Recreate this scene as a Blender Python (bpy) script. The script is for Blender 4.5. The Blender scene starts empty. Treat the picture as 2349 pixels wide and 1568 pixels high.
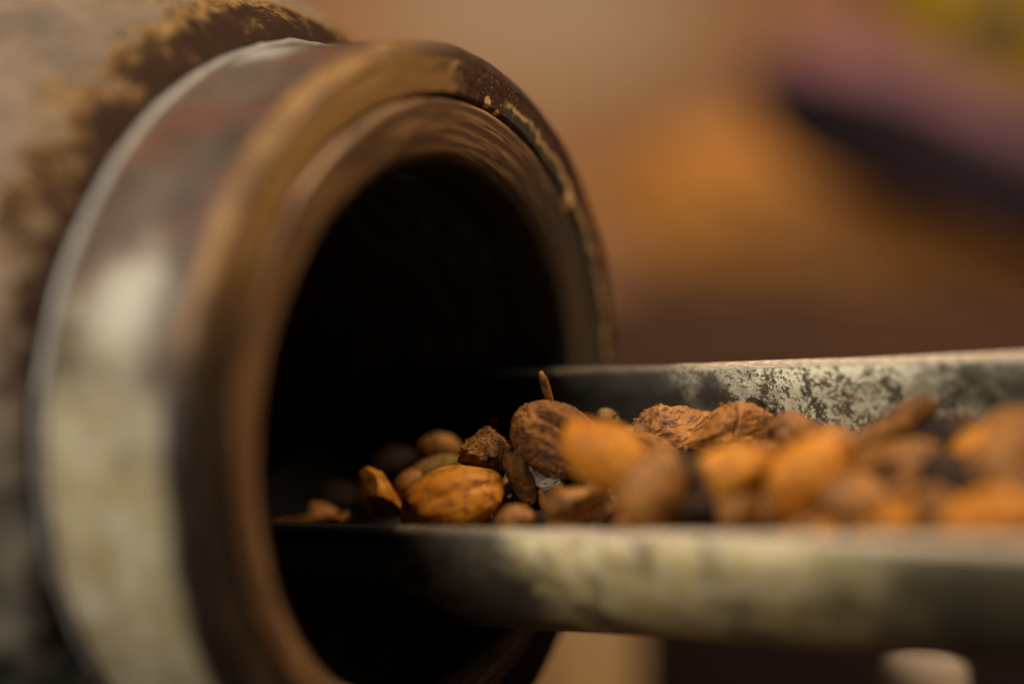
import bpy, bmesh, math, random
import numpy as np
from mathutils import Vector, Matrix, noise

sc = bpy.context.scene
col = sc.collection
random.seed(7)
R = math.radians

# ------------------------------------------------------------------ camera
S = 0.3747 / 3915.0            # metres per sight unit at the plane of focus
PITCH = R(6.0)
CAM = Vector((0.0, 0.0, 1.20))
cR = Vector((1, 0, 0)); cU = Vector((0, math.sin(PITCH), math.cos(PITCH))); cF = Vector((0, math.cos(PITCH), -math.sin(PITCH)))

def vec(x, y, z):              # direction: right, up, forward of the camera -> world
    return cR * x + cU * y + cF * z
def pos(x, y, z):              # point: right, up, forward in sight units -> world metres
    return CAM + vec(x, y, z) * S

cd = bpy.data.cameras.new("camera"); cam = bpy.data.objects.new("camera", cd); col.objects.link(cam)
cam.location = CAM; cam.rotation_euler = (math.pi / 2 - PITCH, 0, 0)
cd.lens = 60.0; cd.sensor_width = 36.0; cd.clip_start = 0.01; cd.clip_end = 50
cd.dof.use_dof = True; cd.dof.focus_distance = 0.3747; cd.dof.aperture_fstop = 1.85
sc.camera = cam

# ------------------------------------------------------------------ light
w = bpy.data.worlds.new("World"); sc.world = w; w.use_nodes = True
bg = w.node_tree.nodes["Background"]; bg.inputs[0].default_value = (1.0, 0.80, 0.60, 1); bg.inputs[1].default_value = 0.045

def lamp(name, loc, target, size, power, colour, sy=None):
    l = bpy.data.lights.new(name, 'AREA'); l.energy = power; l.color = colour
    l.shape = 'RECTANGLE'; l.size = size; l.size_y = sy or size
    o = bpy.data.objects.new(name, l); col.objects.link(o)
    o.location = loc; d = Vector(target) - Vector(loc); o.rotation_euler = d.to_track_quat('-Z', 'Y').to_euler()
    return o
lamp("window_light", (-0.82, -0.40, 1.98), (0, 0.37, 1.17), 0.60, 29.0, (1.0, 0.91, 0.78), 0.9)
lamp("warm_fill_light", (0.40, 0.20, 1.92), (0.03, 0.38, 1.15), 0.28, 11.0, (1.0, 0.77, 0.50))  # unseen warm fill, added to brighten walls, beans and mouth

sc.view_settings.view_transform = 'Standard'; sc.view_settings.look = 'None'; sc.view_settings.exposure = 0.0
sc.cycles.use_denoising = True
try: sc.cycles.denoiser = 'OPENIMAGEDENOISE'
except Exception: pass
sc.cycles.max_bounces = 6

# ------------------------------------------------------------------ node helpers
class NT:
    def __init__(s, name):
        s.m = bpy.data.materials.new(name); s.m.use_nodes = True
        s.t = s.m.node_tree; s.b = s.t.nodes["Principled BSDF"]
        s.tc = s.t.nodes.new("ShaderNodeTexCoord"); s.obj = s.tc.outputs["Object"]
    def set(s, i, v):
        if v is None: return
        if hasattr(v, 'is_linked') or isinstance(v, bpy.types.NodeSocket): s.t.links.new(v, i)
        else: i.default_value = v
    def math(s, op, a, b=None, clamp=False):
        n = s.t.nodes.new("ShaderNodeMath"); n.operation = op; n.use_clamp = clamp
        s.set(n.inputs[0], a); s.set(n.inputs[1], b); return n.outputs[0]
    def map(s, v, sc_=(1, 1, 1), loc=(0, 0, 0), rot=(0, 0, 0)):
        n = s.t.nodes.new("ShaderNodeMapping"); s.set(n.inputs[0], v)
        n.inputs[1].default_value = loc; n.inputs[2].default_value = rot; n.inputs[3].default_value = sc_; return n.outputs[0]
    def noise(s, v, scale, detail=4, rough=.55, dist=0.0):
        n = s.t.nodes.new("ShaderNodeTexNoise"); s.set(n.inputs["Vector"], v)
        n.inputs["Scale"].default_value = scale; n.inputs["Detail"].default_value = detail
        n.inputs["Roughness"].default_value = rough; n.inputs["Distortion"].default_value = dist; return n.outputs["Fac"]
    def voro(s, v, scale, feature='F1'):
        n = s.t.nodes.new("ShaderNodeTexVoronoi"); n.feature = feature; s.set(n.inputs["Vector"], v)
        n.inputs["Scale"].default_value = scale; return n.outputs["Distance"]
    def ramp(s, f, lo, hi, a=0.0, b=1.0):
        n = s.t.nodes.new("ShaderNodeMapRange"); n.interpolation_type = 'SMOOTHSTEP'
        s.set(n.inputs[0], f); n.inputs[1].default_value = lo; n.inputs[2].default_value = hi
        n.inputs[3].default_value = a; n.inputs[4].default_value = b; return n.outputs[0]
    def mix(s, f, a, b):
        n = s.t.nodes.new("ShaderNodeMix"); n.data_type = 'RGBA'
        s.set(n.inputs[0], f)
        for i, c in ((6, a), (7, b)):
            if isinstance(c, tuple): n.inputs[i].default_value = (*c[:3], 1)
            else: s.t.links.new(c, n.inputs[i])
        return n.outputs[2]
    def dist(s, v, p, scale=(1, 1, 1)):
        a = s.t.nodes.new("ShaderNodeVectorMath"); a.operation = 'SUBTRACT'; s.set(a.inputs[0], v); a.inputs[1].default_value = p
        c = s.t.nodes.new("ShaderNodeVectorMath"); c.operation = 'MULTIPLY'; s.t.links.new(a.outputs[0], c.inputs[0]); c.inputs[1].default_value = scale
        b = s.t.nodes.new("ShaderNodeVectorMath"); b.operation = 'LENGTH'; s.t.links.new(c.outputs[0], b.inputs[0]); return b.outputs["Value"]
    def sep(s, v):
        n = s.t.nodes.new("ShaderNodeSeparateXYZ"); s.set(n.inputs[0], v); return n.outputs
    def comb(s, x, y, z):
        n = s.t.nodes.new("ShaderNodeCombineXYZ"); s.set(n.inputs[0], x); s.set(n.inputs[1], y); s.set(n.inputs[2], z); return n.outputs[0]
    def bump(s, h, strength=.3, dist=.0005):
        n = s.t.nodes.new("ShaderNodeBump"); n.inputs["Strength"].default_value = strength; n.inputs["Distance"].default_value = dist
        s.set(n.inputs["Height"], h); s.t.links.new(n.outputs[0], s.b.inputs["Normal"])
    def out(s, c, rough=.6, metal=0.0, spec=.5):
        if isinstance(c, tuple): s.b.inputs["Base Color"].default_value = (*c[:3], 1)
        else: s.t.links.new(c, s.b.inputs["Base Color"])
        s.set(s.b.inputs["Roughness"], rough); s.set(s.b.inputs["Metallic"], metal)
        s.b.inputs["Specular IOR Level"].default_value = spec
        return s.m

def link(name, me, mat, parent=None, smooth=True):
    o = bpy.data.objects.new(name, me); col.objects.link(o)
    if mat: me.materials.append(mat)
    if smooth: me.polygons.foreach_set("use_smooth", [True] * len(me.polygons))
    if parent: o.parent = parent
    return o
def tag(o, label, cat, group=None):
    o['label'] = label; o['category'] = cat
    if group: o['group'] = group
    return o
def empty(name, mw, label, cat, group=None):
    o = bpy.data.objects.new(name, None); col.objects.link(o); o.matrix_world = mw; o.empty_display_size = .02
    return tag(o, label, cat, group)
def frame(x, y, z, loc):
    return Matrix(((x.x, y.x, z.x, loc.x), (x.y, y.y, z.y, loc.y), (x.z, y.z, z.z, loc.z), (0, 0, 0, 1)))

# ------------------------------------------------------------------ the roaster neck (a body of revolution)
PR = 833.0 * S                                             # outer radius of the mouth, about 80 mm
nx = vec(0.8467647, -0.05301711, -0.52931911).normalized()  # out of the mouth
C0 = pos(-0.18548421 * 833, -0.20660803 * 833, 4.56180945 * 833)
up0 = Vector((0, 0, 1)); ay = (up0 - nx * up0.dot(nx)).normalized(); ax = ay.cross(nx)
MW = frame(ax, ay, nx, C0)

def lathe(name, prof, mat, parent, seg=160, wob=0.0, wobfreq=3.0, sub=1, drop=0.0):
    pts = []
    for i in range(len(prof) - 1):
        for k in range(sub):
            t = k / sub; pts.append((prof[i][0] * (1 - t) + prof[i + 1][0] * t, prof[i][1] * (1 - t) + prof[i + 1][1] * t))
    pts.append(prof[-1])
    V = []; F = []
    for (L, r) in pts:
        for j in range(seg):
            a = 2 * math.pi * j / seg
            x, y = r * math.cos(a), r * math.sin(a)
            d = 0
            if wob: d = wob * noise.fractal(Vector((x, y, L)) * wobfreq, 1.0, 2.0, 4)
            V.append((x * PR * (1 + d / r), (y * (1 + d / r) - drop * max(0, min(1, (.82 - r) / .1))) * PR, (-L + d * .5) * PR))
    for i in range(len(pts) - 1):
        for j in range(seg):
            k = (j + 1) % seg
            F.append((i * seg + j, i * seg + k, (i + 1) * seg + k, (i + 1) * seg + j))
    me = bpy.data.meshes.new(name); me.from_pydata(V, [], F); me.update()
    bm = bmesh.new(); bm.from_mesh(me); bmesh.ops.recalc_face_normals(bm, faces=bm.faces); bm.to_mesh(me); bm.free()
    return link(name, me, mat, parent)

def polar(n):       # local coordinates in units of the mouth radius and a tangential/radial/axial triple
    u = n.map(n.obj, (1 / PR,) * 3)
    x, y, z = n.sep(u)[:3]
    r = n.math('SQRT', n.math('ADD', n.math('MULTIPLY', x, x), n.math('MULTIPLY', y, y)))
    cx, cy = n.math('DIVIDE', x, r), n.math('DIVIDE', y, r)
    return u, r, cx, cy, z

def MP(px, py, L=0.0, rad=None):   # neck-local place (units of mouth radius) of a painted mark: where the sight line meets the plane L behind the mouth, pushed to radius rad
    ray = ((px - 1174.5) / 3915, (784 - py) / 3915, 1.0)
    dr = vec(*ray); inv = MW.inverted(); a_ = inv @ CAM; b_ = inv.to_3x3() @ dr
    t = (-L * PR - a_.z) / b_.z; q = (a_ + b_ * t) / PR
    if rad:
        h = math.hypot(q.x, q.y); q.x *= rad / h; q.y *= rad / h
    return tuple(q)

# collar paint: cream enamel, worn through to grey and red-brown metal over the top
n = NT("worn_collar_paint")
u, r, cx, cy, z = polar(n)
base = n.mix(n.ramp(n.noise(u, 5.0, 5, .6), .35, .65), (.030, .022, .016), (.075, .055, .040))
base = n.mix(n.ramp(n.noise(n.map(u, (1, 1, 1), (4, 1, 2)), 4.0, 4), .38, .70), base, (.085, .036, .022))
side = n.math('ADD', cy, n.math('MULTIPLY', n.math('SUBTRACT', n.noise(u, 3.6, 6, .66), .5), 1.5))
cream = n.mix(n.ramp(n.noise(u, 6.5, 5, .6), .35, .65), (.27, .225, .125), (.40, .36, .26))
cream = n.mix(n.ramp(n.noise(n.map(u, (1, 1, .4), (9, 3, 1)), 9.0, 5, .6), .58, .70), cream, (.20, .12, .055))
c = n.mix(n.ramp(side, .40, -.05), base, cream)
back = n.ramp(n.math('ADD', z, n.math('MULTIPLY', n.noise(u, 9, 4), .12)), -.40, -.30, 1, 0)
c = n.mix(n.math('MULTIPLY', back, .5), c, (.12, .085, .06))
w0 = n.math('MULTIPLY', n.math('SUBTRACT', n.noise(u, 5, 4), .5), .5)
edge = n.ramp(n.math('ADD', z, n.math('MULTIPLY', n.noise(u, 6, 4), .05)), -.055, -.02)
tang = n.comb(n.math('MULTIPLY', cx, 1.5), n.math('MULTIPLY', cy, 1.5), n.math('MULTIPLY', z, 40))
och = n.mix(n.ramp(n.noise(u, 8, 4), .3, .7), (.12, .056, .012), (.26, .14, .045))
och = n.mix(n.ramp(n.noise(tang, 2.2, 5, .65), .42, .62), och, (.055, .028, .012))
rimc = n.mix(n.ramp(n.math('ADD', cy, w0), .15, .5), (.018, .011, .007), och)
rimc = n.mix(n.ramp(n.math('ADD', cx, n.math('MULTIPLY', n.noise(u, 5, 4), .5)), .05, .35), rimc, (.045, .026, .016))
c = n.mix(edge, c, rimc)
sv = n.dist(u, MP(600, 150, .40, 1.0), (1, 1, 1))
c = n.mix(n.ramp(n.math('ADD', sv, n.math('MULTIPLY', n.noise(u, 16, 5, .7), .16)), .24, .10), c, (.22, .21, .19))  # soft highlight by the seam, painted in as a grey-silver patch
pl = n.dist(u, MP(330, 700, .22, 1.0))
c = n.mix(n.ramp(n.math('ADD', pl, n.math('MULTIPLY', n.noise(u, 7, 4), .22)), .30, .08), c, (.36, .34, .28))  # bright highlight on the near side, painted into the colour
n.bump(n.noise(u, 40, 6, .65), .35, .0008)
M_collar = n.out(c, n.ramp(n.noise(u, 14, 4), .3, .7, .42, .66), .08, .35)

# mouth ring: dark chocolate patina, ochre rubbed streaks, chipped line near the joint
n = NT("brown_mouth_patina")
u, r, cx, cy, z = polar(n)
tang = n.comb(n.math('MULTIPLY', cx, 2.2), n.math('MULTIPLY', cy, 2.2), n.math('MULTIPLY', r, 16))
c = n.mix(n.ramp(n.noise(u, 7, 5, .65), .35, .7), (.013, .008, .006), (.042, .023, .013))
ts = n.noise(tang, 1.6, 5, .6)
tcy = n.ramp(n.math('ADD', cy, n.math('MULTIPLY', n.math('SUBTRACT', ts, .5), .6)), .22, .62)
topl = n.ramp(n.math('ADD', n.math('ADD', n.math('MULTIPLY', cy, .8), n.math('MULTIPLY', cx, -.75)), n.math('MULTIPLY', n.math('SUBTRACT', ts, .5), 1.6)), .35, .95)
c = n.mix(n.math('MULTIPLY', n.math('MULTIPLY', topl, tcy), .9), c, (.27, .145, .045))
w1 = n.math('MULTIPLY', n.math('SUBTRACT', n.noise(u, 9, 5, .65), .5), .16)
xr = n.math('ADD', cx, w1)
dk = n.mix(n.ramp(n.noise(u, 26, 5, .7), .35, .7), (.030, .013, .009), (.075, .030, .018))
c = n.mix(n.math('MULTIPLY', n.ramp(xr, -.02, .16), n.ramp(cy, -.3, .3)), c, dk)
c = n.mix(n.math('MULTIPLY', n.math('MULTIPLY', n.ramp(xr, .0, .07), n.ramp(xr, .14, .08)), n.ramp(n.noise(u, 18, 4, .7), .4, .6)), c, (.26, .15, .06))
rl = n.math('ADD', r, n.math('MULTIPLY', n.math('SUBTRACT', n.noise(u, 13, 6, .7), .5), .10))
arc = n.math('MULTIPLY', n.ramp(xr, .33, .40), n.ramp(cy, -.2, .2))
c = n.mix(n.math('MULTIPLY', arc, n.ramp(rl, .912, .904)), c, (.040, .036, .028))
line = n.math('MULTIPLY', n.ramp(rl, .897, .903), n.ramp(rl, .918, .908))
c = n.mix(n.math('MULTIPLY', n.math('MULTIPLY', arc, line), n.ramp(n.noise(u, 40, 4, .7), .38, .5)), c, (.50, .29, .12))
for (qx, qy, rr_) in ((1118, 236, .016), (1140, 262, .012), (1303, 462, .026)):
    dd = n.dist(u, MP(qx, qy)); c = n.mix(n.ramp(n.math('ADD', dd, n.math('MULTIPLY', n.math('SUBTRACT', n.noise(u, 40, 3), .5), rr_)), rr_ * 1.2, rr_ * .8), c, (.55, .34, .15))
c = n.mix(n.math('MULTIPLY', n.ramp(n.noise(u, 110, 3), .62, .70), n.ramp(cy, .2, .6)), c, (.30, .20, .12))
n.bump(n.noise(u, 60, 6, .7), .5, .0007)
M_ring = n.out(c, .52, .1, .35)

n = NT("turned_sleeve_metal")
u, r, cx, cy, z = polar(n)
tang = n.comb(n.math('MULTIPLY', cx, 1.6), n.math('MULTIPLY', cy, 1.6), n.math('MULTIPLY', r, 34))
ts = n.noise(tang, 1.7, 6, .65)
c = n.mix(n.ramp(ts, .42, .66), (.085, .045, .023), (.30, .165, .075))
c = n.mix(n.ramp(n.noise(n.map(tang, (1, 1, 1), (7, 3, 2)), 2.6, 5, .6), .60, .72), c, (.02, .015, .012))
bore_shade = n.ramp(n.math('ADD', n.math('ADD', r, n.math('MULTIPLY', n.math('MINIMUM', n.math('ADD', z, .015), 0.0), 1.2)), n.math('MULTIPLY', n.noise(u, 6, 3), .05)), .70, .745, 1, 0)
c = n.mix(bore_shade, c, (.030, .022, .017))  # shade deepening into the bore, put into the sleeve colour
rs = n.ramp(n.math('ADD', cx, n.math('MULTIPLY', n.math('SUBTRACT', n.noise(u, 5, 5, .65), .5), .6)), .25, .75)
c = n.mix(n.math('MULTIPLY', n.math('MULTIPLY', rs, n.ramp(cy, -.45, -.05)), .8), c, (.030, .024, .021))
for (qx, qy, rr_) in ((1298, 468, .022),):
    dd = n.dist(u, MP(qx, qy)); c = n.mix(n.ramp(dd, rr_ * 1.2, rr_ * .8), c, (.55, .34, .15))
n.bump(ts, .35, .0006)
M_sleeve = n.out(c, .45, .2)

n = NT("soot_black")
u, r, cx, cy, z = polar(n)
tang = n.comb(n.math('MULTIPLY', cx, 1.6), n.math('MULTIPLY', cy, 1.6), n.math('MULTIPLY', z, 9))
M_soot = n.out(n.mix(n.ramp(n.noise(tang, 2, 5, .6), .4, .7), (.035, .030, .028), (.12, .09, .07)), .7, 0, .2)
n = NT("weld_highlight_metal")
u, r, cx, cy, z = polar(n)
c = n.mix(n.noise(u, 30, 4), (.10, .09, .085), (.27, .26, .25)); n.bump(n.noise(u, 40, 4), .4, .0006)
M_weld = n.out(c, .5, .25)  # pale grey stands in for the soft highlight along the weld seam

# cast body: pinkish-grey worn paint with rust creeping out of the seam
n = NT("rusty_cast_body")
u, r, cx, cy, z = polar(n)
c = n.mix(n.ramp(n.noise(u, 3.4, 5, .6), .35, .68), (.23, .165, .120), (.12, .095, .073))
low = n.ramp(n.math('ADD', cy, n.math('MULTIPLY', n.math('SUBTRACT', n.noise(u, 4, 5), .5), 1.2)), .35, -.2)
c = n.mix(low, c, n.mix(n.ramp(n.noise(n.map(u, (1, 1, 1), (3, 8, 5)), 5.5, 5, .62), .40, .62), (.035, .033, .032), (.19, .17, .13)))
nr = n.noise(u, 7.5, 9, .74)
q_ = n.math('ADD', n.math('SUBTRACT', n.math('MULTIPLY', n.math('SUBTRACT', 1.0, cy), .21), z), n.math('MULTIPLY', n.math('SUBTRACT', nr, .5), .55))
c = n.mix(n.ramp(q_, .68, .60), c, n.mix(n.ramp(n.noise(u, 24, 7, .75), .38, .60), (.075, .034, .009), (.28, .165, .055)))
q2 = n.math('ADD', n.math('SUBTRACT', n.math('MULTIPLY', n.math('SUBTRACT', 1.0, cy), .07), z), n.math('MULTIPLY', n.math('SUBTRACT', nr, .5), .5))
c = n.mix(n.ramp(q2, .60, .52), c, n.mix(n.noise(u, 20, 6, .7), (.014, .006, .003), (.042, .017, .007)))
n.bump(n.noise(u, 34, 8, .72), .9, .0018)
M_body = n.out(c, .75, 0, .15)

mach = empty("roasting_machine", MW, "worn roasting machine neck with a wide round mouth and sooty black bore", "roasting machine")
mach.matrix_world = MW
lathe("body", [(.455, .96), (.47, 1.015), (.50, 1.055), (.55, 1.10), (.63, 1.15), (.74, 1.20), (.90, 1.26), (1.15, 1.33), (1.6, 1.42), (2.4, 1.5), (3.4, 1.5), (3.5, 1.2), (3.5, .05)], M_body, mach, 220, .018, 5.0, 4)
lathe("weld_bead", [(.44 + 0.015 * math.cos(a), 1.0 + .017 * math.sin(a)) for a in [2 * math.pi * k / 10 for k in range(11)]], M_weld, mach, 160, .008, 9)
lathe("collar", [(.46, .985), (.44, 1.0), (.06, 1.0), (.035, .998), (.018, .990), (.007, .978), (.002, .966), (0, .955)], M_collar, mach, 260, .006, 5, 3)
lathe("mouth_ring", [(.0005, .9545), (-.001, .93), (-.001, .90), (0, .868), (.006, .862), (.05, .860)], M_ring, mach, 320, .007, 8, 6)
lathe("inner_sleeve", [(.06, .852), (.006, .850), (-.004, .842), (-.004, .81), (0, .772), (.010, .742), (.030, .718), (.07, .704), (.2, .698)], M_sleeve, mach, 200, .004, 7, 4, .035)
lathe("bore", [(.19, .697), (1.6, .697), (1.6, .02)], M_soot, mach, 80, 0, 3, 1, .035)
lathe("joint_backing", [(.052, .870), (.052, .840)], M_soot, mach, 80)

# ------------------------------------------------------------------ sampling scoop
dax = vec(-0.83214962, -0.03984146, 0.55311813).normalized()      # towards the machine
wax = vec(0.46406836, 0.49600847, 0.73390473).normalized()        # near rim -> far rim
uax = vec(-0.30359111, 0.86740317, -0.3942641).normalized()
MIDC = (575 - .5 * 701.44 * .46406836, -41 - .5 * 701.44 * .49600847, 3915 - .5 * 701.44 * .73390473)
SMID = pos(*MIDC)
# scoop frame: x towards the handle (right), y far, z out of the trough
SX = -dax; SY = wax; SZ = SX.cross(SY)
if SZ.dot(uax) < 0: print("scoop frame flipped")
SM = frame(SX, SY, SZ, SMID)
HW = 350.7; TH = 27.0; STR = .22 * HW
def upro(hw, base):   # U profile
    p = [(-hw, 0)]
    for k in range(33):
        a = math.pi + math.pi * k / 32
        p.append((hw * math.cos(a), -STR + (hw + base) * math.sin(a)))
    p.append((hw, 0)); return p
outer = upro(HW, 12); inner = upro(HW - TH, 12)
def sweep(name, x0, x1, nseg, mat, parent):
    ring = outer + inner[::-1]
    ns = len(ring); V = []; F = []
    for i in range(nseg + 1):
        x = x0 + (x1 - x0) * i / nseg
        for (y, z) in ring:
            p = Vector((x, y, z)); q = p * .012
            dn = noise.fractal(q * .35, 1, 2, 4) * 3.0 + noise.noise(q * 3) * .6
            sgn = 1
            V.append(((x) * S, (y + dn * (1 if y > 0 else -1) * .5) * S, (z + dn * .5) * S))
    for i in range(nseg):
        for j in range(ns):
            k = (j + 1) % ns
            F.append((i * ns + j, i * ns + k, (i + 1) * ns + k, (i + 1) * ns + j))
    for e in (0, nseg):   # end caps as quads between outer and inner
        b = e * ns; m = len(outer)
        for j in range(m - 1):
            F.append((b + j, b + j + 1, b + ns - 2 - j, b + ns - 1 - j))
    me = bpy.data.meshes.new(name); me.from_pydata(V, [], F); me.update()
    bm = bmesh.new(); bm.from_mesh(me); bmesh.ops.recalc_face_normals(bm, faces=bm.faces)
    es = [e for e in bm.edges if len(e.link_faces) == 2 and e.calc_face_angle(0) > R(50)]
    bmesh.ops.bevel(bm, geom=es, offset=4 * S, segments=2, affect='EDGES')
    bm.to_mesh(me); bm.free()
    return link(name, me, mat, parent)

n = NT("mottled_scoop_patina")
u = n.map(n.obj, (1 / (350 * S),) * 3)
x, y, z = n.sep(u)[:3]
big = n.noise(u, 3.2, 4, .55)
f1 = n.noise(u, 30, 8, .80, .25)
f2 = n.noise(n.map(u, (1, 1, 1), (5, 2, 7)), 5.5, 5, .6, .5)
khaki = n.mix(n.ramp(n.noise(u, 7, 4), .35, .65), (.58, .46, .20), (.70, .61, .38))
khaki = n.mix(n.math('MULTIPLY', n.ramp(y, -.2, .2), .7), khaki, (.62, .60, .47))
spots = n.ramp(n.math('ADD', n.math('MULTIPLY', f1, .68), n.math('MULTIPLY', f2, .42)), .535, .575)
# darkens towards the tip in the drum; handle end: patina plus painted light falloff
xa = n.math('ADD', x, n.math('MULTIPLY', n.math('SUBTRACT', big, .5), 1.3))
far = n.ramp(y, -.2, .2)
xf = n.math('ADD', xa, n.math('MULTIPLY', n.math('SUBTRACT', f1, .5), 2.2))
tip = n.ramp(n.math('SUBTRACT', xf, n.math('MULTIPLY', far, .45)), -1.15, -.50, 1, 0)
hnd = n.ramp(xf, .80, 1.75)  # patina and light falloff at the handle end, put into the colour
c = n.mix(n.math('MULTIPLY', spots, n.math('ADD', n.math('MULTIPLY', far, .60), .35)), khaki, (.045, .026, .016))
patch = n.ramp(n.noise(n.map(u, (1, 1, 1), (2, 9, 4)), 3.0, 6, .62, .4), .50, .64)
c = n.mix(n.math('MULTIPLY', patch, n.math('SUBTRACT', .75, n.math('MULTIPLY', far, .35))), c, (.13, .095, .045))
grime_shade = n.ramp(n.math('ADD', n.math('SUBTRACT', z, n.math('MULTIPLY', n.math('MAXIMUM', n.math('ADD', x, .3), 0.0), .30)), n.math('MULTIPLY', n.math('SUBTRACT', f2, .5), 1.6)), -.35, -1.0)
c = n.mix(n.math('MULTIPLY', grime_shade, .40), c, (.055, .038, .020))  # lower wall: grime plus downward falloff of light, put into the colour
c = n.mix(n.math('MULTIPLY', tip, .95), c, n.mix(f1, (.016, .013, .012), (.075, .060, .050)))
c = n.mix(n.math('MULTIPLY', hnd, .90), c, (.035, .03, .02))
rimm = n.ramp(z, -.035, -.012)
rc = n.mix(n.ramp(n.noise(n.map(u, (1, 8, 8)), 16, 5, .7), .4, .62), (.24, .19, .14), (.60, .50, .36))
c = n.mix(n.math('MULTIPLY', rimm, n.math('SUBTRACT', 1.0, n.math('MULTIPLY', tip, .8))), c, rc)
c = n.mix(n.ramp(xa, -1.45, -1.9), c, (.004, .003, .003))  # shade inside the mouth, put into the colour of the tip
n.bump(n.math('ADD', n.math('MULTIPLY', f1, .7), n.math('MULTIPLY', n.noise(u, 60, 4), .4)), .45, .0006)
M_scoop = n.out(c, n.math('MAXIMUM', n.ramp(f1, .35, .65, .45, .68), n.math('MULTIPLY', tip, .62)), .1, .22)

scoop = empty("sampling_scoop", SM, "long metal trough scoop with speckled khaki patina reaching into the round mouth", "scoop")
XT0, XT1 = -1150, 2350
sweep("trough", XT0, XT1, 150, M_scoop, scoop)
def ucap(name, x0, x1, mat, parent):
    V = []; F = []; m = len(inner)
    for x in (x0, x1):
        for (y, z) in inner: V.append((x * S, y * S * .998, z * S * .998 - (.5 * S if z == 0 else 0)))
    F.append(tuple(range(m))); F.append(tuple(range(2 * m - 1, m - 1, -1)))
    for j in range(m): F.append((j, (j + 1) % m, m + (j + 1) % m, m + j))
    me = bpy.data.meshes.new(name); me.from_pydata(V, [], F); me.update()
    return link(name, me, mat, parent, False)
ucap("end_plate", XT0 + 2, XT0 + 24, M_scoop, scoop)
ucap("end_plate", XT1 - 24, XT1 - 2, M_scoop, scoop)
M_hwood = NT("handle_wood").out((.12, .05, .02), .5)
bm = bmesh.new()
for i, (x, r_) in enumerate([(2350, 40), (2400, 60), (2500, 75), (2700, 82), (3000, 78), (3200, 85), (3290, 70), (3320, 20)]):
    ring = [bm.verts.new((x * S, r_ * S * math.cos(a), (-230 + r_ * math.sin(a)) * S)) for a in [2 * math.pi * k / 24 for k in range(24)]]
    if i:
        for k in range(24): bm.faces.new((pr_[k], pr_[(k + 1) % 24], ring[(k + 1) % 24], ring[k]))
    else: bm.faces.new(ring)
    pr_ = ring
bm.faces.new(pr_[::-1]); bmesh.ops.recalc_face_normals(bm, faces=bm.faces)
me = bpy.data.meshes.new("handle"); bm.to_mesh(me); bm.free(); link("handle", me, M_hwood, scoop)

# ------------------------------------------------------------------ cacao beans
def bean_mat(name, dark, mid, light, rough=.5, bumpk=.5, sc_=1.0, spec=.4, gran=0):
    n = NT(name)
    info = n.t.nodes.new("ShaderNodeObjectInfo")
    off = n.comb(n.math('MULTIPLY', info.outputs["Random"], 9), n.math('MULTIPLY', info.outputs["Random"], 31), 0)
    va = n.t.nodes.new("ShaderNodeVectorMath"); va.operation = 'ADD'
    n.t.links.new(n.map(n.obj, (100,) * 3), va.inputs[0]); n.t.links.new(off, va.inputs[1]); v = va.outputs[0]
    a = n.noise(v, 1.1 * sc_, 4, .6); b = n.noise(v, 5.0 * sc_, 6, .7); st = n.noise(n.map(v, (.35, 1.6, 1.6)), 3.2 * sc_, 5, .6, .8)
    c = n.mix(n.ramp(a, .38, .62), mid, light)
    c = n.mix(n.ramp(n.math('ADD', n.math('MULTIPLY', b, .55), n.math('MULTIPLY', st, .45)), .46, .62), c, dark)
    h = n.math('ADD', b, n.math('MULTIPLY', st, .8))
    if gran: h = n.math('ADD', h, n.math('MULTIPLY', n.voro(v, 20.0), .75))
    n.bump(h, bumpk, .0009)
    return n.out(c, n.ramp(b, .3, .7, rough - .1, rough + .15), 0, spec)
MB = {
 'or': bean_mat("orange_bean_skin", (.15, .046, .004), (.33, .112, .006), (.43, .170, .016), .6, .16, .7, .2),
 'br': bean_mat("brown_bean_skin", (.035, .014, .004), (.15, .057, .009), (.26, .106, .020), .58, .35, .8, .25),
 'tx': bean_mat("wrinkled_bean_skin", (.035, .013, .005), (.23, .078, .012), (.42, .15, .014), .42, 1.0, 1.6, .6, 1),
 'rd': bean_mat("reddish_bean_skin", (.05, .017, .004), (.22, .078, .009), (.33, .130, .022), .45, .5, 1.1, .45),
 'dk': bean_mat("dark_bean_skin", (.006, .003, .002), (.018, .008, .004), (.04, .018, .009), .6, .7, 1.2, .2),
 'ol': bean_mat("olive_bean_husk", (.07, .038, .010), (.17, .09, .022), (.25, .14, .04), .6, .5, .8, .2),
 'pa': bean_mat("pale_dry_husk", (.20, .15, .10), (.30, .26, .19), (.38, .34, .27), .6, .5),
}
def ridged(p): return 1 - abs(noise.noise(p)) * 2
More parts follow.
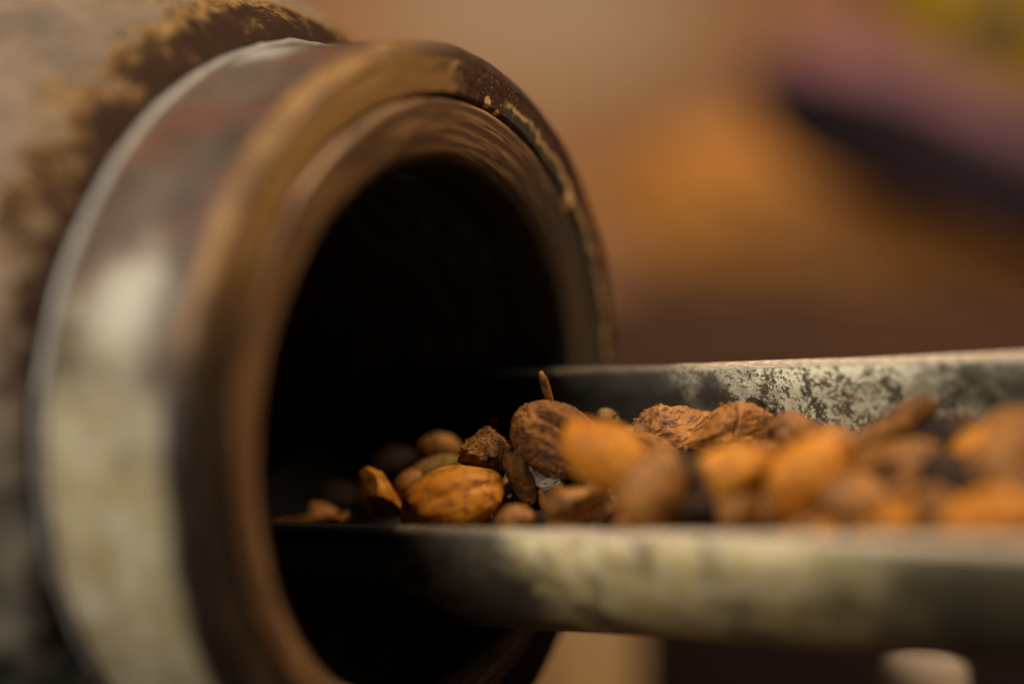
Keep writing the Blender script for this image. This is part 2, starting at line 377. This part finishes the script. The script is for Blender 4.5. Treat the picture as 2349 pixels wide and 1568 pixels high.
def bean_mesh(kind, L, Wd, T, seed, sub=4):
    bm = bmesh.new(); bmesh.ops.create_icosphere(bm, subdivisions=sub, radius=1)
    o = Vector((seed * 7.31, seed * 3.17, seed * 1.73)); rnd = random.Random(seed)
    planes = []
    if kind in ('frag', 'crumple', 'cracked'):
        for k in range(6 if kind == 'crumple' else 8):
            d = Vector((rnd.uniform(-1, 1), rnd.uniform(-1, 1), rnd.uniform(-1, 1))).normalized(); planes.append((d, rnd.uniform(.50, .8)))
    for v in bm.verts:
        p = v.co.copy()
        n0 = p.copy()
        if kind in ('smooth', 'wrinkled'):
            e = 1 - .14 * p.x - .10 * p.x * p.x
            q = Vector((p.x, p.y * e, p.z * e))
            k = .06 * noise.noise(p * 1.3 + o) + .02 * noise.noise(p * 3.1 + o)
            if kind == 'wrinkled':
                sp = Vector((p.x * 1.2, p.y * 3.2, p.z * 3.2))
                k += .035 * ridged(sp * 1.1 + o) + .035 * noise.fractal(p * 9 + o, .8, 2.2, 4) + .022 * ridged(p * 12 + o)
                g = abs(p.y - .38 + .10 * math.sin(4 * p.x))
                if p.z > 0: k += (-.72 * math.exp(-(g / .065) ** 2) + .12 * math.exp(-((g - .17) / .08) ** 2)) * max(0, 1 - ((p.x + .30) / .52) ** 2)
            else:
                k += .018 * noise.noise(Vector((p.x * 1.0, p.y * 6, p.z * 6)) + o) + .05 * noise.noise(p * 2.1 + o * 2) + .018 * noise.fractal(p * 5 + o, .9, 2.1, 3)
                k -= .10 * math.exp(-((p.y + .15 * math.sin(2 * p.x + seed)) / .16) ** 2) * max(0, p.z) * (seed % 2)
            q *= 1 + k
        else:
            q = p
            for d, h in planes:
                t = q.dot(d)
                if t > h: q = q - d * (t - h) * .93
            a = .11 if kind == 'crumple' else .05
            q = q * (1 + a * noise.noise(p * 2.2 + o) + a * .5 * noise.fractal(p * 6 + o, .9, 2.1, 4))
            if kind == 'cracked':
                q *= 1 + .012 * noise.fractal(p * 14 + o, .8, 2.1, 4) + .04 * ridged(Vector((p.x, p.y * 5, p.z * 4)) + o)
                if p.z > -.2: q *= 1 - .30 * math.exp(-((p.x - .42 - .05 * math.sin(5 * p.y)) / .022) ** 2) * max(0, min(1, (p.y + .35) * 2))
            if kind == 'crumple':
                q *= 1 + .15 * ridged(Vector((p.x * 1.6, p.y * 3, p.z * 2)) + o) + .05 * ridged(p * 5 + o) + .03 * noise.fractal(p * 16 + o, .8, 2.1, 4) - .25 * math.exp(-((p - Vector((.1, .4, .85))).length / .33) ** 2)
        v.co = Vector((q.x * L, q.y * Wd, q.z * T)) * (.5 * S)
    me = bpy.data.meshes.new("cacao_bean"); bm.to_mesh(me); bm.free(); return me
def shell_mesh(L, Wd, curl, seed, thick=7, ridge=0):
    # a broken curved piece of husk: a ragged bent sheet with thickness
    rnd = random.Random(seed); o = Vector((seed * 3.3, 1.7, seed))
    NX, NY = 34, 22; bm = bmesh.new(); G = []
    for side in (1, -1):
        g = []
        for i in range(NX + 1):
            row = []
            for j in range(NY + 1):
                s_, t_ = i / NX * 2 - 1, j / NY * 2 - 1
                edge = math.sqrt(max(0, 1 - abs(s_) ** 2.6)) * (1 + .16 * noise.noise(Vector((s_ * 3, t_ * 1.5, seed))))
                y = t_ * edge; a = y * curl
                rad = Wd * .5 / max(curl, .15)
                zz = rad * (math.cos(a) - 1) + 5 * noise.noise(Vector((s_ * 2, y * 2, 0)) + o) * 1.2 - L * .06 * s_ * s_
                yy = rad * math.sin(a)
                taper = 1 if side > 0 else .9
                row.append(bm.verts.new(Vector((s_ * L * .5 * (1 + .05 * noise.noise(Vector((t_ * 3, seed, 0)))), yy, zz - (0 if side > 0 else thick) + 1.5 * noise.noise(Vector((s_ * 8, y * 8, side)) + o))) * S))
            g.append(row)
        G.append(g)
    for k, g in enumerate(G):
        for i in range(NX):
            for j in range(NY):
                f = (g[i][j], g[i + 1][j], g[i + 1][j + 1], g[i][j + 1])
                bm.faces.new(f if k == 0 else f[::-1])
    A, B = G
    for i in range(NX):
        bm.faces.new((A[i + 1][0], A[i][0], B[i][0], B[i + 1][0])); bm.faces.new((A[i][NY], A[i + 1][NY], B[i + 1][NY], B[i][NY]))
    for j in range(NY):
        bm.faces.new((A[0][j], A[0][j + 1], B[0][j + 1], B[0][j])); bm.faces.new((A[NX][j + 1], A[NX][j], B[NX][j], B[NX][j + 1]))
    bmesh.ops.remove_doubles(bm, verts=bm.verts, dist=1e-6); bmesh.ops.recalc_face_normals(bm, faces=bm.faces)
    me = bpy.data.meshes.new("husk"); bm.to_mesh(me); bm.free(); return me

F0 = 3915.0
d3 = np.array([-0.83214962, -0.03984146, 0.55311813]); w3 = np.array([0.46406836, 0.49600847, 0.73390473]); u3 = np.cross(w3, d3); u3 = u3 * np.sign(u3[1])
MC = np.array(MIDC)
def at(px, py, wv):    # a place in the pile: seen at (px,py), at cross position wv (-1 near wall, 1 far wall)
    ray = np.array([(px - 1174.5) / F0, (784 - py) / F0, 1.0])
    t = (MC @ w3 + wv * HW) / (ray @ w3)
    return ray * t
def orient(theta, tilt, roll):
    th, ti, ro = R(theta), R(tilt), R(roll)
    lx = vec(math.cos(th) * math.cos(ti), math.sin(th) * math.cos(ti), math.sin(ti)).normalized()
    toc = vec(0, .25, -1).normalized()
    lz = (toc - lx * toc.dot(lx)).normalized(); ly = lz.cross(lx)
    ly2 = ly * math.cos(ro) + lz * math.sin(ro); lz2 = lx.cross(ly2)
    return lx, ly2, lz2
GRP = "roasted cacao beans heaped in the scoop"
def put(me, px, py, wv, theta, tilt, roll, mat, name, label, cat, group=GRP):
    p = at(px, py, wv); lx, ly, lz = orient(theta, tilt, roll)
    o = bpy.data.objects.new(name, me); col.objects.link(o); me.materials.append(MB[mat])
    me.polygons.foreach_set("use_smooth", [True] * len(me.polygons))
    o.matrix_world = frame(lx, ly, lz, pos(*p)); tag(o, label, cat, group); return o
BN = "cacao_bean"; CB = "cacao bean"
# kind, px, py, w, theta, tilt, roll, L, W, T, material, subdiv, label
BE = [  # browner, darker skins put shade into the right-hand and shadowed beans
 ('wrinkled', 1292, 1016, .05, -30, 8, 18, 250, 158, 125, 'tx', 6, "sharp wrinkled dark bean with a gaping slit, highest of the beans in the middle"),
 ('smooth', 1402, 1052, -.58, -30, -12, 0, 235, 140, 120, 'or', 5, "smooth orange bean leaning on the sharp wrinkled slit bean"),
 ('smooth', 1040, 1150, -.50, 22, 10, 0, 245, 160, 140, 'or', 5, "smooth egg-shaped golden bean lying along the near rim at the mouth"),
 ('crumple', 1112, 1040, -.12, 70, 0, 30, 125, 115, 100, 'br', 6, "small crumpled brown piece above the golden egg-shaped bean"),
 ('frag', 1310, 1158, -.50, 10, 0, 0, 165, 115, 100, 'br', 4, "brown bean low at the near rim below the wrinkled slit bean"),
 ('smooth', 1182, 1192, -.62, 10, 0, 0, 90, 70, 70, 'br', 4, "smallest round brown bean, low at the near rim right of the golden one"),
 ('frag', 866, 1135, -.35, -48, 0, 40, 150, 100, 95, 'or', 4, "angular orange piece left of the golden egg-shaped bean"),
 ('smooth', 1010, 1028, .25, 5, 0, 20, 110, 80, 70, 'br', 4, "dim orange bean deep in the black mouth behind the crumpled piece"),
 ('smooth', 1000, 1080, .02, 20, 0, 20, 150, 75, 60, 'ol', 4, "olive brown bean showing above the golden egg-shaped bean"),
 ('smooth', 1498, 1120, -.70, 68, 0, 0, 180, 140, 120, 'br', 4, "pale brown upright bean at the near rim right of the smooth orange bean"),
 ('crumple', 1535, 1003, .50, 12, 0, 10, 200, 135, 130, 'rd', 6, "sharp crumpled orange bean with a hollow, against the far wall"),
 ('cracked', 1660, 1000, .50, 14, -10, 15, 235, 140, 120, 'rd', 6, "reddish faceted bean with a dark crack against the far wall"),
 ('wrinkled', 1690, 1062, .12, 20, -5, 70, 200, 80, 70, 'br', 5, "flat purplish brown bean lying across the front of the cracked reddish one"),
 ('frag', 1682, 1085, -.50, 12, 0, 20, 185, 115, 100, 'or', 4, "bright orange blurred piece lying on top of an upright shard"),
 ('frag', 1692, 1155, -.60, 84, 0, 0, 130, 78, 70, 'br', 4, "upright orange tan shard with its narrow foot behind the near rim"),
 ('smooth', 1855, 1085, -.30, 42, 5, 0, 205, 145, 125, 'or', 5, "large tan and orange oval bean below the curled husk"),
 ('smooth', 1850, 1015, .42, -35, 0, 30, 150, 100, 80, 'br', 5, "dark brown bean tucked under the curled husk"),
 ('wrinkled', 2060, 1105, -.10, 30, 0, 0, 220, 165, 140, 'br', 5, "big dull brown bean right of the tan and orange oval one"),
 ('wrinkled', 2165, 1012, .45, 25, 0, 0, 160, 100, 90, 'dk', 4, "nearly black bean against the far wall at the right"),
 ('frag', 2300, 1070, .05, 40, 0, 0, 190, 150, 120, 'br', 4, "yellow brown bean at the right edge of the picture"),
 ('smooth', 2290, 1190, -.42, 12, 0, 0, 220, 120, 110, 'or', 4, "vivid orange bean low at the right edge of the picture"),
 ('smooth', 2165, 1190, -.45, -50, 0, 0, 150, 90, 90, 'br', 4, "tan bean leaning beside the vivid orange one"),
 ('frag', 1900, 1205, -.50, 20, 0, 0, 140, 90, 80, 'or', 4, "small orange piece peeping over the near rim under the large oval"),
 ('smooth', 1980, 1160, -.35, -20, 0, 0, 190, 130, 110, 'br', 4, "brown bean buried to its tip between the small orange piece and the big dull one"),
 ('frag', 1600, 1165, -.45, 0, 0, 0, 160, 110, 100, 'dk', 4, "dark bean in shadow left of the upright orange tan shard"),
 ('frag', 1790, 1175, -.35, 30, 0, 0, 150, 110, 90, 'dk', 4, "dark bean in shadow right of the upright orange tan shard"),
 ('frag', 690, 1198, -.45, 5, 0, 0, 160, 50, 60, 'rd', 4, "leftmost reddish chip lying flat just inside the mouth"),
 ('frag', 790, 1185, -.45, 40, 0, 0, 60, 45, 45, 'rd', 4, "little reddish crumb between the flat chip and the angular orange piece"),
 ('smooth', 770, 1140, .0, 10, 0, 0, 130, 80, 80, 'dk', 4, "dark bean in the mouth behind the reddish chips"),
 ('smooth', 1397, 958, .55, -30, 0, 0, 60, 40, 40, 'ol', 4, "small grey brown crumb behind the wrinkled slit bean"),
 ('wrinkled', 1480, 1045, .2, -10, 0, 0, 160, 100, 90, 'br', 5, "brown bean between the smooth orange bean and the crumpled one"),
 ('smooth', 1960, 1060, .35, 10, 0, 0, 180, 120, 100, 'dk', 4, "dark bean under the long flat leaning husk"),
 ('smooth', 2330, 1000, .35, 20, 0, 0, 150, 120, 100, 'br', 4, "brown bean at the far wall in the top right corner of the heap"),
 ('smooth', 2440, 1110, -.1, 20, 0, 0, 230, 160, 130, 'br', 4, "brown bean just past the right edge of the picture"),
 ('frag', 628, 1200, -.50, 12, 0, 0, 90, 40, 45, 'rd', 4, "flat chip at the very edge of the black mouth, left of the other reddish chips"),
 ('frag', 745, 1182, -.30, -20, 0, 30, 110, 60, 60, 'rd', 4, "reddish piece behind the little crumb just inside the mouth"),
 ('smooth', 950, 1110, -.1, 40, 0, 0, 120, 80, 70, 'rd', 4, "reddish bean half hidden between the angular orange piece and the golden egg-shaped bean"),
 ('smooth', 1590, 1100, -.2, -40, 0, 0, 150, 95, 80, 'dk', 4, "dark bean in the gap left of the bright orange piece"),
 ('wrinkled', 1960, 1110, -.05, 60, 0, 0, 150, 95, 80, 'br', 5, "wrinkled brown bean wedged between the large oval and the big dull brown bean"),
 ('smooth', 2200, 1110, -.1, -30, 0, 0, 170, 110, 90, 'dk', 4, "dark bean right of the big dull brown one"),
 ('smooth', 1765, 1060, .35, -15, 0, 0, 130, 80, 70, 'rd', 4, "small reddish bean under the left end of the curled husk"),
 ('smooth', 1770, 1150, -.45, 70, 0, 0, 120, 80, 70, 'br', 4, "brown upright bean between the upright shard and the large oval one"),
 ('frag', 2080, 1185, -.5, 10, 0, 0, 120, 80, 70, 'or', 4, "small orange piece under the big dull brown bean"),
 ('smooth', 2240, 1030, .2, 40, 0, 0, 130, 85, 70, 'or', 4, "orange bean right of the nearly black one"),
 ('wrinkled', 2350, 1120, -.2, -30, 0, 0, 140, 90, 80, 'br', 5, "wrinkled brown bean cut by the right edge of the picture above the vivid orange one"),
 ('smooth', 1930, 1020, .3, -20, 0, 0, 120, 80, 70, 'rd', 4, "small reddish bean below the left end of the long flat husk"),
 ('smooth', 900, 1060, .3, 20, 0, 0, 130, 80, 80, 'dk', 4, "sooty bean deep in the mouth left of the dim orange one"),
]
for i, (k, px, py, wv, th, ti, ro, L, Wd, T, m, sub, lab) in enumerate(BE):
    put(bean_mesh(k, L, Wd, T, i + 3, sub), px, py, wv, th, ti, ro, m, BN, lab, CB)
# broken husks and skins
put(shell_mesh(135, 62, .9, 3), 1192, 1100, -.22, -66, 10, 15, 'br', "husk_shard", "flat brown husk shard standing between the golden and wrinkled beans", "husk shard")
put(shell_mesh(110, 55, .8, 5, 3), 1222, 1068, -.10, -52, 0, -10, 'pa', "dry_skin", "papery pale skin scrap beneath the wrinkled slit bean", "skin scrap")
put(shell_mesh(50, 26, .6, 8, 3), 1262, 1108, -.16, 20, 0, 10, 'pa', "dry_skin", "tiny curled pale skin scrap lowest under the wrinkled bean", "skin scrap")
put(shell_mesh(240, 90, 1.0, 12, 14), 2050, 1000, .40, 33, 0, 35, 'br', "flat_husk", "long flat brown husk leaning up to the right on the heap", "husk")
put(shell_mesh(105, 50, .8, 15, 8), 1750, 955, .78, -50, 0, 10, 'dk', "dark_husk", "dark husk flake stuck against the speckled far wall", "husk")
# filler layer below the heap's surface
fm = [bean_mesh('smooth', 210, 140, 110, 90 + k, 3) for k in range(5)]
for m_ in fm:
    m_.materials.append(MB['dk']); m_.polygons.foreach_set("use_smooth", [True] * len(m_.polygons))
rnd = random.Random(5); cnt = 0
for layer, zz in enumerate((-160,)):
    for ix in range(15):
        for wv in (-.42, .0, .42) :
            x = -760 + ix * 205 + rnd.uniform(-25, 25)
            if x < -700: continue
            o = bpy.data.objects.new(BN, fm[cnt % 5]); col.objects.link(o); cnt += 1
            y = wv * HW  + rnd.uniform(-15, 15)
            e = Matrix.Rotation(rnd.uniform(-.5, .5), 4, 'Z') @ Matrix.Rotation(rnd.uniform(-.3, .3), 4, 'Y') @ Matrix.Rotation(rnd.uniform(0, 6), 4, 'X')
            o.matrix_world = SM @ Matrix.Translation((x * S, y * S, zz * S)) @ e
            tag(o, "roasted cacao bean in the lower layers of the heap inside the scoop", CB, GRP)

fn = [bean_mesh(('smooth', 'frag', 'wrinkled')[k % 3], 170, 105, 85, 190 + k, 4) for k in range(9)]
for k, m_ in enumerate(fn):
    m_.materials.append(MB[('br', 'rd', 'br', 'br', 'or', 'tx', 'br', 'tx', 'rd')[k]]); m_.polygons.foreach_set("use_smooth", [True] * len(m_.polygons))
for ix in range(20):
    for k, wv in enumerate((-.55, -.05, .45)):
        x = -560 + ix * 138 + rnd.uniform(-30, 30)
        if k == 2 and x < 620: continue
        o = bpy.data.objects.new(BN, rnd.choice(fn)); col.objects.link(o)
        e = Matrix.Rotation(rnd.uniform(0, 6), 4, 'Z') @ Matrix.Rotation(rnd.uniform(-.5, .5), 4, 'Y') @ Matrix.Rotation(rnd.uniform(0, 6), 4, 'X')
        o.matrix_world = SM @ Matrix.Translation((x * S, (wv * HW + rnd.uniform(-20, 20)) * S, (-118 - 15 * (k == 2) + rnd.uniform(-16, 16) - max(0, -x - 200) * .10) * S)) @ e
        tag(o, "roasted cacao bean in the lower layers of the heap inside the scoop", CB, GRP)
# chaff: crumbs and flakes nobody could count
V = []; F = []
for k in range(1500):
    x, y = rnd.uniform(-700, 2200), rnd.uniform(-.80, .62) * HW
    z = -75 + rnd.uniform(-45, 55) - max(0, -x - 200) * .08
    r_ = rnd.uniform(3, 11); b = len(V)
    a_ = Vector((rnd.uniform(-1, 1), rnd.uniform(-1, 1), rnd.uniform(-.6, .6))).normalized(); b_ = a_.orthogonal().normalized(); c_ = a_.cross(b_) * .35
    for d in (a_, b_ * .7, -a_ * .8, -b_ * .6, c_, -c_): V.append(((x + d.x * r_) * S, (y + d.y * r_) * S, (z + d.z * r_) * S))
    for f in ((0, 1, 4), (1, 2, 4), (2, 3, 4), (3, 0, 4), (1, 0, 5), (2, 1, 5), (3, 2, 5), (0, 3, 5)): F.append(tuple(b + q for q in f))
me = bpy.data.meshes.new("bean_chaff"); me.from_pydata(V, [], F); me.update()
cf = link("bean_chaff", me, MB['rd'], None, False); cf.matrix_world = SM
cf['kind'] = 'stuff'; tag(cf, "loose crumbs and husk flakes scattered between the beans in the scoop", "chaff")

# thin stalk standing in the pile
def tube(name, pts, rad, mat, parent=None, seg=12):
    V = []; F = []
    P = [Vector(p) for p in pts]
    for i, p in enumerate(P):
        t = (P[min(i + 1, len(P) - 1)] - P[max(i - 1, 0)]).normalized()
        a = t.orthogonal().normalized(); b = t.cross(a)
        r_ = rad[i] if isinstance(rad, (list, tuple)) else rad
        for k in range(seg):
            an = 2 * math.pi * k / seg; V.append(p + (a * math.cos(an) + b * math.sin(an)) * r_)
    for i in range(len(P) - 1):
        for k in range(seg):
            j = (k + 1) % seg; F.append((i * seg + k, i * seg + j, (i + 1) * seg + j, (i + 1) * seg + k))
    F.append(tuple(range(seg))[::-1]); F.append(tuple(range((len(P) - 1) * seg, len(P) * seg)))
    me = bpy.data.meshes.new(name); me.from_pydata([tuple(v) for v in V], [], F); me.update()
    return link(name, me, mat, parent)
sp = [(1268, 945), (1262, 920), (1254, 895), (1247, 870), (1240, 852)]
st = tube("dry_stalk", [pos(*at(x, y, .22)) for x, y in sp], [9 * S, 9 * S, 11 * S, 10 * S, 5 * S], MB['br'])
tag(st, "thin brown stalk sticking up behind the wrinkled slit bean", "stalk")

cp = [(1762, 1022), (1764, 1000), (1773, 981), (1790, 966), (1812, 958), (1834, 962), (1850, 978), (1858, 996)]
ch = tube("curled_husk", [pos(*at(x, y, .42 + .02 * k)) for k, (x, y) in enumerate(cp)], [q * S for q in (4, 12, 16, 18, 18, 17, 13, 4)], MB['rd'], None, 16)
tag(ch, "curled brown husk arching over a dark bean by the far wall", "husk", GRP)

# ------------------------------------------------------------------ what stands behind
def place(px, py, z): return pos((px - 1174.5) / F0 * z, (784 - py) / F0 * z, z)

# wall and floor
def quad(name, a, b, c_, d_, mat, nx_=1, thick=None):
    me = bpy.data.meshes.new(name); me.from_pydata([tuple(v) for v in (a, b, c_, d_)], [], [(0, 1, 2, 3)]); me.update()
    o = link(name, me, mat, None, False); o['kind'] = 'structure'; return o
n = NT("brown_plaster")
a = n.noise(n.obj, 2.2, 3, .5)
c = n.mix(n.ramp(a, .35, .65), (.46, .195, .078), (.53, .25, .11))
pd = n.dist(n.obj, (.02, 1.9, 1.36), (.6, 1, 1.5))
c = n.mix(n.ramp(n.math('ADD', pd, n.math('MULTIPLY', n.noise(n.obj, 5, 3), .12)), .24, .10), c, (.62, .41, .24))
n.bump(n.noise(n.obj, 30, 4), .3, .003)
M_wall = n.out(c, .85)
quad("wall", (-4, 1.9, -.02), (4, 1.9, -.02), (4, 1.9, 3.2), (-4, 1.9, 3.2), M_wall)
n = NT("dusty_floor"); c = n.mix(n.noise(n.obj, 3, 4), (.10, .055, .03), (.16, .09, .05)); M_floor = n.out(c, .8)
quad("floor", (-4, -3, 0), (4, -3, 0), (4, 1.9, 0), (-4, 1.9, 0), M_floor)

def cloth(name, px, py, z, wpx, hpx, dpx, ang, mat, label, cat, seed, amp=.16, flat=1.0, lean=0):
    bm = bmesh.new(); bmesh.ops.create_icosphere(bm, subdivisions=5, radius=1)
    o = Vector((seed, seed * 2, 3)); k = S * z / F0 * .5
    for v in bm.verts:
        p = v.co.copy()
        sq = lambda t: math.copysign(abs(t) ** .72, t)
        q = Vector((sq(p.x), sq(p.y), sq(p.z)))
        f = 1 + amp * noise.noise(p * 1.6 + o) + amp * .45 * ridged(Vector((p.x * 2, p.y * 5, p.z * 3)) + o)
        v.co = Vector((q.x * wpx, q.y * dpx, q.z * hpx)) * k * f
    me = bpy.data.meshes.new(name); bm.to_mesh(me); bm.free()
    ob = link(name, me, mat); lx, ly, lz = vec(math.cos(R(ang)), math.sin(R(ang)), 0), vec(0, 0, 1), vec(-math.sin(R(ang)), math.cos(R(ang)), 0)
    ob.matrix_world = frame(lx, ly, lz, place(px, py, z)); return tag(ob, label, cat)
def fabric(name, c1, c2, s_=8):
    n = NT(name); c = n.mix(n.ramp(n.noise(n.obj, s_, 4, .6), .35, .65), c1, c2)
    n.bump(n.noise(n.obj, 400, 3), .4, .001); return n.out(c, .95, 0, .1)
cloth("orange_sack", 2080, 600, 12500, 1300, 430, 700, -13, fabric("orange_sackcloth", (.44, .18, .04), (.36, .155, .05)), "blurred orange sack lying behind the scoop", "sack", 3)
cloth("purple_cloth", 2170, 280, 12000, 760, 190, 500, -24, fabric("purple_fabric", (.29, .12, .13), (.19, .10, .125)), "blurred dusky purple cloth lying on the orange sack", "cloth", 5)
cloth("dark_cloth", 2250, 425, 10400, 1120, 215, 300, -23, fabric("dark_fabric", (.010, .006, .008), (.02, .012, .016)), "blurred nearly black strip of cloth under the purple one", "cloth", 6)
cloth("yellow_sack", 2330, 90, 11800, 560, 400, 500, -30, fabric("yellow_sackcloth", (.26, .17, .01), (.28, .14, .01)), "blurred yellow sack in the top right corner", "sack", 8)
cloth("teal_cloth", 2290, 48, 10000, 190, 100, 90, 5, fabric("teal_fabric", (.012, .035, .032), (.02, .04, .035)), "small dark teal cloth in front of the yellow sack", "cloth", 9)
cloth("brown_sack", 1850, 930, 10500, 1900, 500, 600, 0, fabric("brown_sackcloth", (.042, .02, .012), (.058, .028, .017)), "blurred dark brown sack low behind the scoop", "sack", 12)

# machine frame parts seen under the scoop
def block(name, px0, px1, py0, py1, z, depth, mat, parent=None, bev=.004):
    k = S * z / F0; wd = (px1 - px0) * k; ht = (py1 - py0) * k
    bm = bmesh.new(); bmesh.ops.create_cube(bm, size=1)
    for v in bm.verts: v.co = Vector((v.co.x * wd, v.co.y * depth, v.co.z * ht))
    bmesh.ops.bevel(bm, geom=bm.edges[:], offset=min(bev, wd * .3), segments=3, affect='EDGES')
    me = bpy.data.meshes.new(name); bm.to_mesh(me); bm.free(); o = link(name, me, mat, parent, False)
    c_ = place((px0 + px1) / 2, (py0 + py1) / 2, z); o.location = c_ + Vector((0, depth / 2, 0)); return o
n = NT("tan_painted_steel"); c = n.mix(n.ramp(n.noise(n.obj, 30, 4), .35, .65), (.60, .37, .17), (.50, .33, .19)); M_tan = n.out(c, .5)
n = NT("dark_brown_steel"); c = n.mix(n.noise(n.obj, 12, 4), (.014, .005, .003), (.009, .004, .003)); M_dbr = n.out(c, .8, 0, .2)
tag(block("machine_leg", 1225, 1462, 1200, 3000, 7000, .05, M_tan), "tan upright steel leg below the mouth of the roasting machine", "machine leg")
n = NT("red_brown_paint"); M_post = n.out(n.mix(n.noise(n.obj, 8, 3), (.20, .05, .025), (.15, .04, .02)), .7)
tag(block("wooden_post", 2000, 2090, -700, 3600, 12700, .06, M_post), "blurred red brown post left of the yellow sack", "post")
tag(block("cabinet", 1440, 3600, 1250, 3600, 7400, .8, M_dbr), "dark brown cabinet below and behind the scoop", "cabinet")
M_knob = NT("pale_knob").out((.30, .235, .185), .8)
M_rod = NT("dark_rod").out((.02, .022, .022), .4, .6)
kz = 4550; kk = S * kz / F0
kb = place(2120, 1560, kz)
lev = empty("lever", Matrix.Translation(kb), "small lever with a pale rounded grip standing below the scoop", "lever")
prof = [(-190, 40), (-150, 80), (-90, 98), (-20, 101), (30, 96), (62, 82), (80, 60), (88, 30), (90, 3)]
V = []; F = []
for (z_, r_) in prof:
    for k in range(32): a = 2 * math.pi * k / 32; V.append((r_ * kk * math.cos(a), r_ * kk * math.sin(a), z_ * kk))
for i in range(len(prof) - 1):
    for k in range(32): j = (k + 1) % 32; F.append((i * 32 + k, i * 32 + j, (i + 1) * 32 + j, (i + 1) * 32 + k))
F.append(tuple(range(32))[::-1]); F.append(tuple(range(8 * 32, 9 * 32)))
me = bpy.data.meshes.new("grip"); me.from_pydata(V, [], F); me.update(); link("grip", me, M_knob, lev)
tube("rod", [Vector((0, 0, -185 * kk)), Vector((0, 0, -900 * kk)), Vector((0, .1, -1300 * kk))], .006, M_rod, lev)
